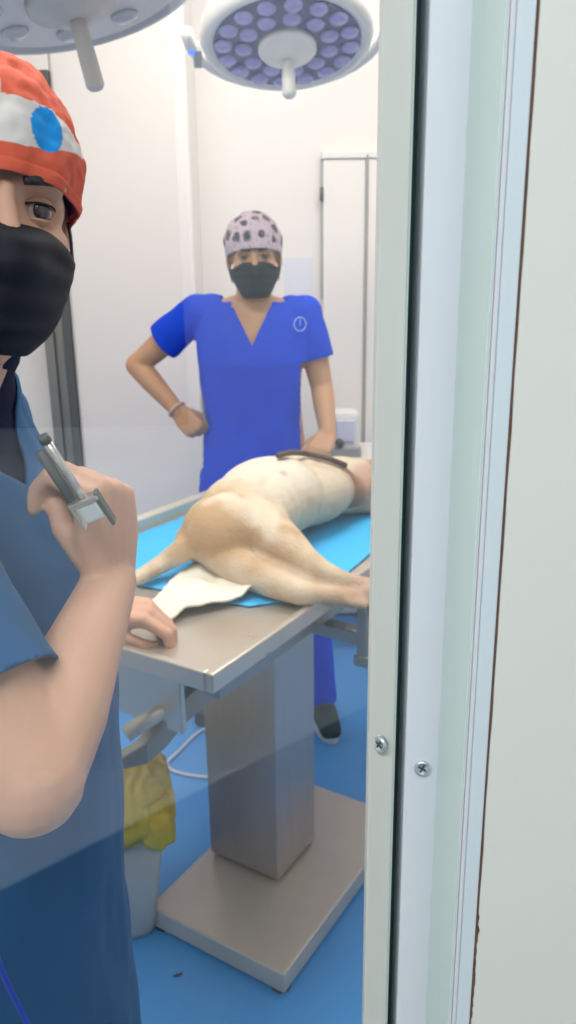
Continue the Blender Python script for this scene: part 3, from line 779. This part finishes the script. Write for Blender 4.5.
# shirt
Sh = MB()
Sh.loft([((c_[0], c_[1], z), V(a) * 1.04, V(b_) * 1.04) for (c_, a, b_), z in [(t, t[0][2]) for t in torsoW[1:]]] + [sec(.74, -.10, 2.48, .122, .190), sec(.68, -.10, 2.48, .124, .194)], e=2.1)
Sh.limb([sh + V((.05, 0, .0)), sh, sh.lerp(el, .30), sh.lerp(el, .52)], [.054, .055, .058, .060])
Sh.limb([sh2 + V((-.05, 0, .0)), sh2, sh2.lerp(el2, .30), sh2.lerp(el2, .58)], [.054, .055, .056, .055])
SM = organic(Sh, 0.006, 4, 0.5)
dL, dR = (el - sh).normalized(), (el2 - sh2).normalized()
def keepW(p):
    if p.x < -.26 and (p - sh).dot(dL) > (el - sh).length * .56: return False
    if p.x > .04 and (p - sh2).dot(dR) > (el2 - sh2).length * .60: return False
    if p.z < .705: return False
    if p.z > 1.383 and abs(p.x + .098) < .09: return False
    if p.y < 2.50 and abs(p.x + .098) < (p.z - 1.255) * .50: return False    # V neck
    if p.z > 1.362 and abs(p.x + .098) < .06: return False
    return True
SM = displace(SM, wrinkle(.009, 10, 2))
SM = planecut(SM, [(sh + dL * (el - sh).length * .56, dL, lambda p: p.x < -.25), (sh2 + dR * (el2 - sh2).length * .60, dR, lambda p: p.x > .03 and p.z < 1.33),
                   ((-.098, 0, 1.255), (1, 0, -.5), lambda p: p.y < 2.52 and p.z > 1.22), ((-.098, 0, 1.255), (1, 0, .5), lambda p: p.y < 2.52 and p.z > 1.22),
                   ((0, 0, .705), (0, 0, 1), lambda p: p.z < .75), ((0, 0, 1.383), (0, 0, 1), lambda p: p.z > 1.34)])
SM = cut(SM, keepW)
shirt = build('scrub_shirt', SM, M['scrub_blue'], wom, smooth=True, solid=.003)
# trousers
Tr = MB()
Tr.loft([sec(.86, -.11, 2.48, .108, .166), sec(.74, -.11, 2.48, .108, .172)])
for hx, kx, fx, fy in ((-.19, -.20, -.20, 2.50), (-.03, .06, .105, 2.42)):
    Tr.limb([(hx, 2.48, .80), (kx, 2.45, .47), (fx, fy, .08)], [.094, .066, .052])
TM = cut(displace(organic(Tr, .007, 3), wrinkle(.005, 9, 5)), lambda p: p.z > .075)
build('trousers', TM, M['scrub_blue'], wom, smooth=True, solid=.003)
for fx, fy, rz in ((-.20, 2.50, -.15), (.105, 2.42, .18)):
    Rz = Matrix.Rotation(rz, 3, 'Z'); c = V((fx, fy, 0))
    sh_ = MB()
    def q(x, y, z): return c + Rz @ V((x, y, z))
    sh_.limb([q(0, .03, .045), q(0, -.06, .045), q(0, -.135, .035)], [.043, .042, .036])
    sh_.limb([q(0, .02, .06), q(0, .015, .10)], [.042, .044])
    shm = organic(sh_, .005, 3)
    so = build('shoe', shm, M['shoe'], wom, smooth=True, vfn=lambda p: V((p.x, p.y, max(p.z, .012))))
    ring = [q(.045 * math.sin(t) * (1 + .0 * math.cos(t)), -.052 - .118 * math.cos(t), 0) for t in [2 * PI * k / 32 for k in range(32)]]
    build('sole', MB().rings([[p + V((0, 0, .001)) for p in ring], [p + V((0, 0, .022)) for p in ring]]), M['sole'], so, bevel=.004)
# mask, cap
build('face_mask', mask_mesh(HC, HR, HS), M['mask_black'], wom, smooth=True, solid=.0015)
for k in (-1, 1):
    build('ear_loop', MB().tube([HC + HR @ V((k * .072, -.030, -.036)), HC + HR @ V((k * .076, -.006, -.005)), HC + HR @ V((k * .079, .020, .008)), HC + HR @ V((k * .077, .018, -.03)), HC + HR @ V((k * .068, -.028, -.070))], .0014, 6, sub=5), M['black'], wom, smooth=True)
rnd = random.Random(5)
spots = []
while len(spots) < 34:
    a, z = rnd.uniform(-PI, PI), rnd.uniform(.0, .98)
    pn = V((math.sqrt(1 - z * z) * math.sin(a), -math.sqrt(1 - z * z) * math.cos(a), z))
    if all((pn - q_[0]).length > .36 for q_ in spots): spots.append((pn, rnd.uniform(.09, .15), rnd.uniform(0, PI)))
def capcolW(p):
    l = HR.transposed() @ (p - HC) / HS; l = V((l.x / .0835, (l.y - .02) / .1055, (l.z - .036) / .09)).normalized()
    base = V((0.66, 0.52, 0.60))
    jn = noise.noise(l * 7) * .05
    for pn, r_, an in spots:
        dd = (l - pn).length + jn
        if dd < r_: return V((0.06, 0.07, 0.075)) if noise.noise(l * 14) < .25 else V((.30, .24, .27))
        if dd < r_ * 1.25: return base.lerp(V((.06, .07, .075)), .5)
    if noise.noise(l * 11 + V((4, 4, 4))) > .34: return base.lerp(V((.30, .33, .28)), .6)
    return base
build('surgical_cap', cap_mesh(HC, HR, HS, .028, -.045, .004, 2), M['cap_pattern'], wom, smooth=True, colfn=capcolW, solid=.0015, label='pale pink cap with dark blotches')
# bracelet, chest emblem
ax = (wr - el).normalized(); a = ax.cross(V((0, 0, 1))).normalized(); b2_ = a.cross(ax); bc = wr - ax * .006
br_ = build('bracelet', MB().tube([bc + (a * math.cos(t) + b2_ * math.sin(t)) * .0265 for t in [2 * PI * k / 24 for k in range(25)]], .0055, 8, False), M['bead'], wom, smooth=True)
ec = None
best = min((p for p in SM.v if p.y < 2.47), key=lambda p: (p - WY(300, 324, 2.37)).length)
ec = V((WY(300, 324, best.y).x, best.y - .004, WY(300, 324, best.y).z))
em_ = MB().tube([ec + V((.0175 * math.cos(t), -.35 * 0 - .001 + .006 * math.cos(t), .0195 * math.sin(t))) for t in [2 * PI * k / 28 for k in range(29)]], .0017, 6, False)
em_.tube([ec + V((0, -.002, .014)), ec + V((0, -.002, -.004))], .0015, 6)
build('emblem', em_, M['emblem'], shirt, smooth=True, label='white ring emblem on the chest')

# ---------------------------------------------------------------- MAN
Fm = V((math.sin(math.radians(84)), -math.cos(math.radians(84)), 0)); Sm = V((Fm.y, -Fm.x, 0))   # front, subject's right (towards the door)
man = empty('person', (-.31, .74, 0), 'person in teal scrubs, orange cap and black mask, close behind the glass on the left', 'person')
MC = V((-.240, .672, 1.504)); MR = frame(math.radians(33), math.radians(2), math.radians(9)); MS = .90
B = MB(); head_shapes(B, MC, MR, MS)
B.limb([MC + V((-.02, .03, -.05)), V((-.312, .72, 1.36))], [.052, .050])
def msec(z, cx, cy, a, b_): return ((cx, cy, z), Fm * a, Sm * b_)
tm = [msec(1.385, -.302, .72, .052, .070), msec(1.36, -.318, .72, .058, .12), msec(1.325, -.342, .72, .072, .172), msec(1.27, -.346, .725, .100, .182), msec(1.20, -.340, .73, .126, .182), msec(1.12, -.334, .735, .139, .178),
      msec(1.02, -.336, .735, .143, .178), msec(.92, -.340, .74, .140, .180), msec(.85, -.342, .74, .140, .182)]
B.loft([(c_, a * .92, b_ * .92) for c_, a, b_ in tm], e=2.0)
for k in (-1, 1):
    hp = V((-.337, .74, 0)) + Sm * k * .085
    B.limb([hp + V((0, 0, .86)), hp + V((.01, 0, .47)), hp + V((-.01, 0, .09))], [.09, .058, .044])
    B.limb([hp + V((-.01, 0, .05)), hp + V((-.01, 0, .04)) + Fm * .13], [.04, .032])
# right arm, nearer the door: elbow low, forearm up to the hand at the chest
mel = WY(30, 780, .470); msh = V((-.325, .575, 1.300)); mwr = WY(110, 582, .64)
B.limb([msh, msh.lerp(mel, .5), msh.lerp(mel, .85), mel], [.056, .049, .043, .038])
B.limb([mel, mel.lerp(mwr, .3), mel.lerp(mwr, .65), mwr], [.036, .037, .030, .0235])
tipsA, sdA, dA, nA = hand_parts(B, mwr + V((0, 0, .004)), V((.02, .05, 1)), V((.90, -.44, 0)), -1, [(1.15, 1.15, .6), (1.25, 1.2, .6), (1.3, 1.2, .7), (1.35, 1.2, .8)], .86, thumb=(.10, .50), r=1.1)
# left arm, resting on the table edge
tel = V((-.42, .96, 1.03)); tsh = V((-.345, .875, 1.295)); twr = WZ(96, 612, .935)
B.limb([tsh, tsh.lerp(tel, .5), tel], [.054, .047, .038]); B.limb([tel, tel.lerp(twr, .35), twr], [.039, .039, .029])
hand_parts(B, twr, V((1, -.12, .03)), V((.08, -.1, 1)), 1, [(.55, .9, .6), (.7, 1.0, .7), (.8, 1.05, .7), (.9, 1.1, .7)], .98, thumb=(.35, .35), r=1.12)
BMn = organic(B, 0.0036, 3, 0.5)
build('body', BMn, M['skin_man'], man, smooth=True, vfn=lambda p: head_post(p, MC, MR, MS) if p.z > 1.40 else p)
face_details(man, MC, MR, MS, M['skin_man'], V((.10, -1, 0)))
Sh = MB()
Sh.loft([(c_, a * 1.05, b_ * 1.04) for c_, a, b_ in tm[1:]] + [msec(.75, -.342, .74, .142, .184), msec(.62, -.344, .74, .148, .186), msec(.48, -.344, .74, .150, .190)], e=2.0)
Sh.limb([msh + V((.01, .02, 0)), msh.lerp(mel, .35), msh.lerp(mel, .82)], [.062, .060, .058])
Sh.limb([tsh, tsh.lerp(tel, .3), tsh.lerp(tel, .6)], [.062, .063, .062])
SM = organic(Sh, .005, 5, .6)
dm = (mel - msh).normalized(); dt = (tel - tsh).normalized()
KM = .76
def keepM(p):
    if (p - msh.lerp(mel, KM)).length < .11 and (p - msh).dot(dm) > (mel - msh).length * KM: return False
    if (p - tsh.lerp(tel, .62)).length < .10 and (p - tsh).dot(dt) > (tel - tsh).length * .60: return False
    if p.z < .50: return False
    c_ = V((-.34, .72, 0)); l = p - c_; f_, s_ = l.dot(Fm), l.dot(Sm)
    if f_ > 0 and abs(s_) < (p.z - 1.268) * 1.25 and p.z > 1.268: return False
    if p.z > 1.362 and abs(s_) < .085: return False
    return True
SM = displace(SM, wrinkle(.0055, 13, 8))
_c = V((-.34, .72, 0))
SM = planecut(SM, [(msh + dm * (mel - msh).length * KM, dm, lambda p: (p - msh.lerp(mel, KM)).length < .12), (tsh + dt * (tel - tsh).length * .60, dt, lambda p: (p - tsh.lerp(tel, .6)).length < .12),
                   (_c + V((0, 0, 1.268)), Sm - V((0, 0, 1.25)), lambda p: (p - _c).dot(Fm) > -.02 and p.z > 1.24), (_c + V((0, 0, 1.268)), Sm + V((0, 0, 1.25)), lambda p: (p - _c).dot(Fm) > -.02 and p.z > 1.24),
                   ((0, 0, .50), (0, 0, 1), lambda p: p.z < .54), ((0, 0, 1.362), (0, 0, 1), lambda p: p.z > 1.33)])
SM = cut(SM, keepM)
mshirt = build('scrub_shirt', SM, M['scrub_teal'], man, smooth=True, solid=.003)
Us = MB().loft([msec(1.392, -.300, .718, .064, .072)] + [(c_, a * .985, b_ * .985) for c_, a, b_ in [msec(1.375, -.308, .72, .064, .095)] + tm[1:6]], e=2.0)
build('undershirt', organic(Us, .006, 3), M['undershirt'], man, smooth=True, label='near-black undershirt at the neckline')
Tr = MB().loft([msec(.88, -.337, .74, .128, .168), msec(.76, -.337, .74, .130, .170)])
for k in (-1, 1):
    hp = V((-.337, .74, 0)) + Sm * k * .085
    Tr.limb([hp + V((0, 0, .82)), hp + V((.01, 0, .47)), hp + V((-.01, 0, .12))], [.10, .075, .062])
build('trousers', cut(organic(Tr, .008, 3), lambda p: p.z > .085), M['scrub_teal'], man, smooth=True)
for k in (-1, 1):
    hp = V((-.347, .74, 0)) + Sm * k * .085
    s_ = MB().limb([hp + V((0, 0, .045)) - Fm * .05, hp + V((0, 0, .045)) + Fm * .08, hp + V((0, 0, .04)) + Fm * .15], [.048, .05, .042])
    build('shoe', organic(s_, .006, 2), M['shoe'], man, smooth=True, vfn=lambda p: V((p.x, p.y, max(p.z, .001))))
build('face_mask', mask_mesh(MC, MR, MS * 1.03, side_top=-.034, top=-.014, bottom=-.116), M['mask_black'], man, smooth=True, solid=.0015)
for k in (-1, 1):
    build('ear_loop', MB().tube([MC + MR @ V((k * .066, -.036, -.034)), MC + MR @ V((k * .070, -.010, -.005)), MC + MR @ V((k * .072, .018, .008)), MC + MR @ V((k * .070, .018, -.03)), MC + MR @ V((k * .058, -.028, -.070))], .0014, 6, sub=5), M['black'], man, smooth=True)
def capcolM(p):
    l = MR.transposed() @ (p - MC) / .90
    or_ = V((0.72, 0.125, 0.065)); wh = V((0.74, 0.70, 0.68)); blue = V((0.01, 0.30, 0.80))
    if l.y > .05: return or_
    top = .080 + (.010 if l.x < -.006 else 0)
    top += -.018 * smst(.03, .075, abs(l.x))
    for k in (-1, 1):
        dx, dz = (l.x - k * .034 + .004) / .0150, (l.z - .066 + .004) / .0175
        if math.hypot(dx, dz) < 1: return blue
    if .044 + .010 * smst(0, .08, abs(l.x)) < l.z < top: return wh
    return or_
build('surgical_cap', cap_mesh(MC, MR, MS * .99, .024, -.045, .0055, 9), M['cap_orange'], man, smooth=True, colfn=capcolM, solid=.0015, label='orange cap with a white band and round blue spots')

# instrument held at the chest
i0, i1 = WY(44, 438, .565), WY(84, 500, .580)
ins = empty('instrument', (i0 + i1) / 2, 'slim silver and grey instrument held against the teal scrub shirt', 'instrument')
ad = (i1 - i0).normalized(); sx_ = ad.cross(V((0, -1, 0))).normalized()
build('tube', MB().tube([i0, i0.lerp(i1, .5), i1], .0034, 14), M['silver'], ins, smooth=True)
build('tip', MB().tube([i0 - ad * .002, i0 + ad * .004], .0042, 14), M['dark_grey'], ins, smooth=True)
build('side_bar', MB().tube([i0 + ad * .008 + sx_ * .008, i1 + sx_ * .008 - ad * .004], .0040, 12), M['dark_grey'], ins, smooth=True)
cc = i1 + ad * .010
Ri = Matrix((ad, sx_, ad.cross(sx_))).transposed()
build('clamp_block', MB().box(cc - sx_ * .001, (.016, .016, .010), Ri), M['clear_plastic'], ins, bevel=.002)
build('clamp_bar', MB().box(cc - sx_ * .011 + ad * .002, (.030, .0030, .010), Ri), M['dark_grey'], ins, bevel=.001)
build('clamp_bar', MB().box(cc + sx_ * .011, (.024, .003, .010), Ri), M['silver'], ins, bevel=.001)
build('clamp_bar', MB().box(cc - ad * .010, (.004, .024, .012), Ri), M['silver'], ins, bevel=.001)
# blue cord hanging at the lower left
cpts = [WY(-30, 890, .47), WY(-8, 945, .475), WY(8, 985, .48), WY(30, 1030, .485), WY(50, 1090, .49)]
o = build('lanyard', MB().tube(cpts, .0024, 10, sub=5), M['cord_blue'], loc=cpts[2], smooth=True)
tag(o, 'thin bright blue cord hanging in front of the teal scrubs', 'cord')

# ================================================================ SMALL THINGS IN THE THEATRE
# waste bin with a yellow bag
bc = V((-.400, 1.53, 0)); bz = .37
bn = empty('waste_bin', bc, 'grey tapered waste bin with a yellow bag folded over its rim', 'bin')
def sq(c, hx, hy, z, n=40, e=5):
    r = []
    for k in range(n):
        t = 2 * PI * k / n; ct, st = math.cos(t), math.sin(t)
        r.append(c + Rbin @ V((hx * math.copysign(abs(ct) ** (2 / e), ct), hy * math.copysign(abs(st) ** (2 / e), st), z)))
    return r
Rbin = Matrix.Rotation(.25, 3, 'Z')
build('bin_body', MB().rings([sq(bc, .068, .062, 0.001), sq(bc, .074, .068, .02), sq(bc, .115, .107, bz - .03), sq(bc, .108, .100, bz - .03), sq(bc, .066, .060, .02)], True), M['bin_grey'], bn, smooth=True)
yg = []
for z, k in ((bz - .02, .98), (bz + .012, 1.0), (bz + .012, 1.07), (bz - .02, 1.12), (bz - .06, 1.13), (bz - .085, 1.09)):
    r = sq(bc, .113 * k, .105 * k, z, 90)
    r = [p + (p - bc - V((0, 0, p.z))).normalized() * (.006 * math.sin(i * 1.9) + .008 * noise.noise(V((i * .35, z * 20, 0)))) + V((0, 0, .02 * noise.noise(V((i * .12, 7, 0))) if z < bz - .05 else 0)) for i, p in enumerate(r)]
    yg.append(r)
bag = build('bag', MB().rings(yg, False), M['bag_yellow'], bn, smooth=True, solid=.002, label='yellow plastic bag')
kn = MB().ell(bc + V((.01, -.01, bz - .005)), (.122, .112, .062), None, 40, 24).ell(bc + V((.112, -.07, bz - .055)), (.040, .036, .052), None, 28, 18).ell(bc + V((.06, -.05, bz + .01)), (.06, .05, .045), None, 28, 16)
km = displace(organic(kn, .004, 3), lambda p: .008 * math.sin((p.x + p.z * .25) * 260 + 5 * noise.noise(p * 14)) * .35 + .010 * noise.noise(p * 22))
build('bag_bulge', km, M['bag_yellow'], bn, smooth=True)
# white cable on the floor
cp = [WZ(207, 728, .006), WZ(196, 734, .006), WZ(180, 750, .006), WZ(168, 762, .006), WZ(172, 770, .006), WZ(190, 775, .006), WZ(212, 777, .006), WZ(232, 772, .006)]
o = build('cable', MB().tube(cp, .005, 10, sub=6), M['cable_white'], loc=cp[3], smooth=True)
tag(o, 'looped white cable lying on the blue floor behind the table column', 'cable')
cc = WZ(203, 728, .0)
o = build('foot_pedal', MB().box(cc + V((.035, .03, .03)), (.09, .10, .05), RT).ell(cc + V((.03, .01, .055)), (.03, .04, .012)), M['dark_grey'], loc=cc, bevel=.006)
tag(o, 'dark foot pedal on the floor, mostly hidden behind the table column', 'pedal')
# crumb of dirt
cc = WZ(178, 976, .0)
db = organic(MB().ell(cc + V((0, 0, .002)), (.006, .004, .003)).ell(cc + V((.006, .004, .002)), (.004, .003, .0025)).ell(cc + V((-.007, -.002, .002)), (.004, .002, .002)), .001, 1)
o = build('dirt_speck', db, M['debris'], loc=cc, smooth=True, vfn=lambda p: V((p.x, p.y, max(p.z, .0002)))); tag(o, 'small brown speck of dirt on the blue floor by the table base', 'dirt')
# grey latch box on the return face of the pillar
c = WY(198, 399, 3.15); 
o = empty('latch_box', (-.31, 3.15, c.z), 'grey metal switch box on the wall corner beside the hand on the hip', 'switch box')
hz = (WY(198, 386, 3.15).z - WY(198, 412, 3.15).z) / 2
build('box_body', MB().mm(-.324, -.300, 3.06, 3.24, c.z - hz, c.z + hz), M['mid_grey'], o, bevel=.003)
build('cover', MB().mm(-.300, -.297, 3.08, 3.22, c.z - hz + .01, c.z + hz - .01), M['steel_dark'], o, bevel=.001)
# notice sheet
a0_, a1_ = WY(284, 258, 3.29), WY(313, 335, 3.29)
o = build('notice_sheet', MB().mm(a0_.x, a1_.x, 3.2965, 3.2985, a1_.z, a0_.z), M['paper'], loc=(a0_.x, 3.298, a1_.z)); tag(o, 'pale lilac sheet fixed to the white wall beside the masked head', 'notice')
# trolley with a small pale machine behind the dog's head
tx0, tx1, ty0, ty1, tz = .135, .50, 2.88, 3.18, .800
tr = empty('trolley', ((tx0 + tx1) / 2, 3.03, 0), 'pale trolley against the back wall, carrying a small white machine', 'trolley')
build('top', MB().mm(tx0, tx1, ty0, ty1, tz - .025, tz), M['lamp_white'], tr, bevel=.005)
build('shelf', MB().mm(tx0 + .01, tx1 - .01, ty0 + .01, ty1 - .01, .22, .24), M['lamp_white'], tr, bevel=.004)
for x in (tx0 + .02, tx1 - .02):
    for y in (ty0 + .02, ty1 - .02): build('leg', MB().tube([(x, y, 0), (x, y, tz - .02)], .010, 12), M['steel'], tr, smooth=True)
m0, m1 = WY(336, 458, 2.92), WY(358, 412, 2.92)
mc = empty('medical_machine', (m0.x, 2.98, tz), 'small off-white medical machine with a rounded case, behind the resting hand', 'machine')
build('case', MB().mm(m0.x - .02, m1.x + .008, 2.92, 3.04, tz, m1.z), M['lamp_white'], mc, bevel=.022)
build('front_panel', MB().mm(m0.x + .0, m1.x - .010, 2.912, 2.922, tz + .055, m1.z - .028), M['paper'], mc, bevel=.008)
build('base_tray', MB().mm(m0.x - .02, m1.x + .012, 2.90, 3.05, tz, tz + .035), M['mid_grey'], mc, bevel=.004)
build('dial', MB().tube([(m0.x + .012, 2.915, tz + .055), (m0.x + .012, 2.895, tz + .055)], .016, 20), M['dark_grey'], mc, smooth=True)
# dark strap resting along the dog's far side
def on_dog(px, py, off=.004):
    """first point of the dog's skin along a sight line, used to lay the strap on it"""
    r = ray(px, py).normalized(); o_ = V((0, 0, CAM_H)); best = None
    for v_ in DM.v:
        t = (v_ - o_).dot(r); dd = (o_ + r * t - v_).length
        if dd < .007 and (best is None or t < best): best = t
    return best
sp = []
for x, y in ((278, 459), (292, 456), (306, 457), (320, 460), (334, 464), (346, 469)):
    t = on_dog(x, y)
    if t: sp.append(V((0, 0, CAM_H)) + ray(x, y).normalized() * t + V((0, .008, .006)))
if len(sp) > 2:
    o = build('strap', MB().tube(sp, .0065, 10, sub=4), M['leather'], loc=sp[0], smooth=True)
    tag(o, 'dark brown strap lying over the back of the dog under the resting hand', 'strap')
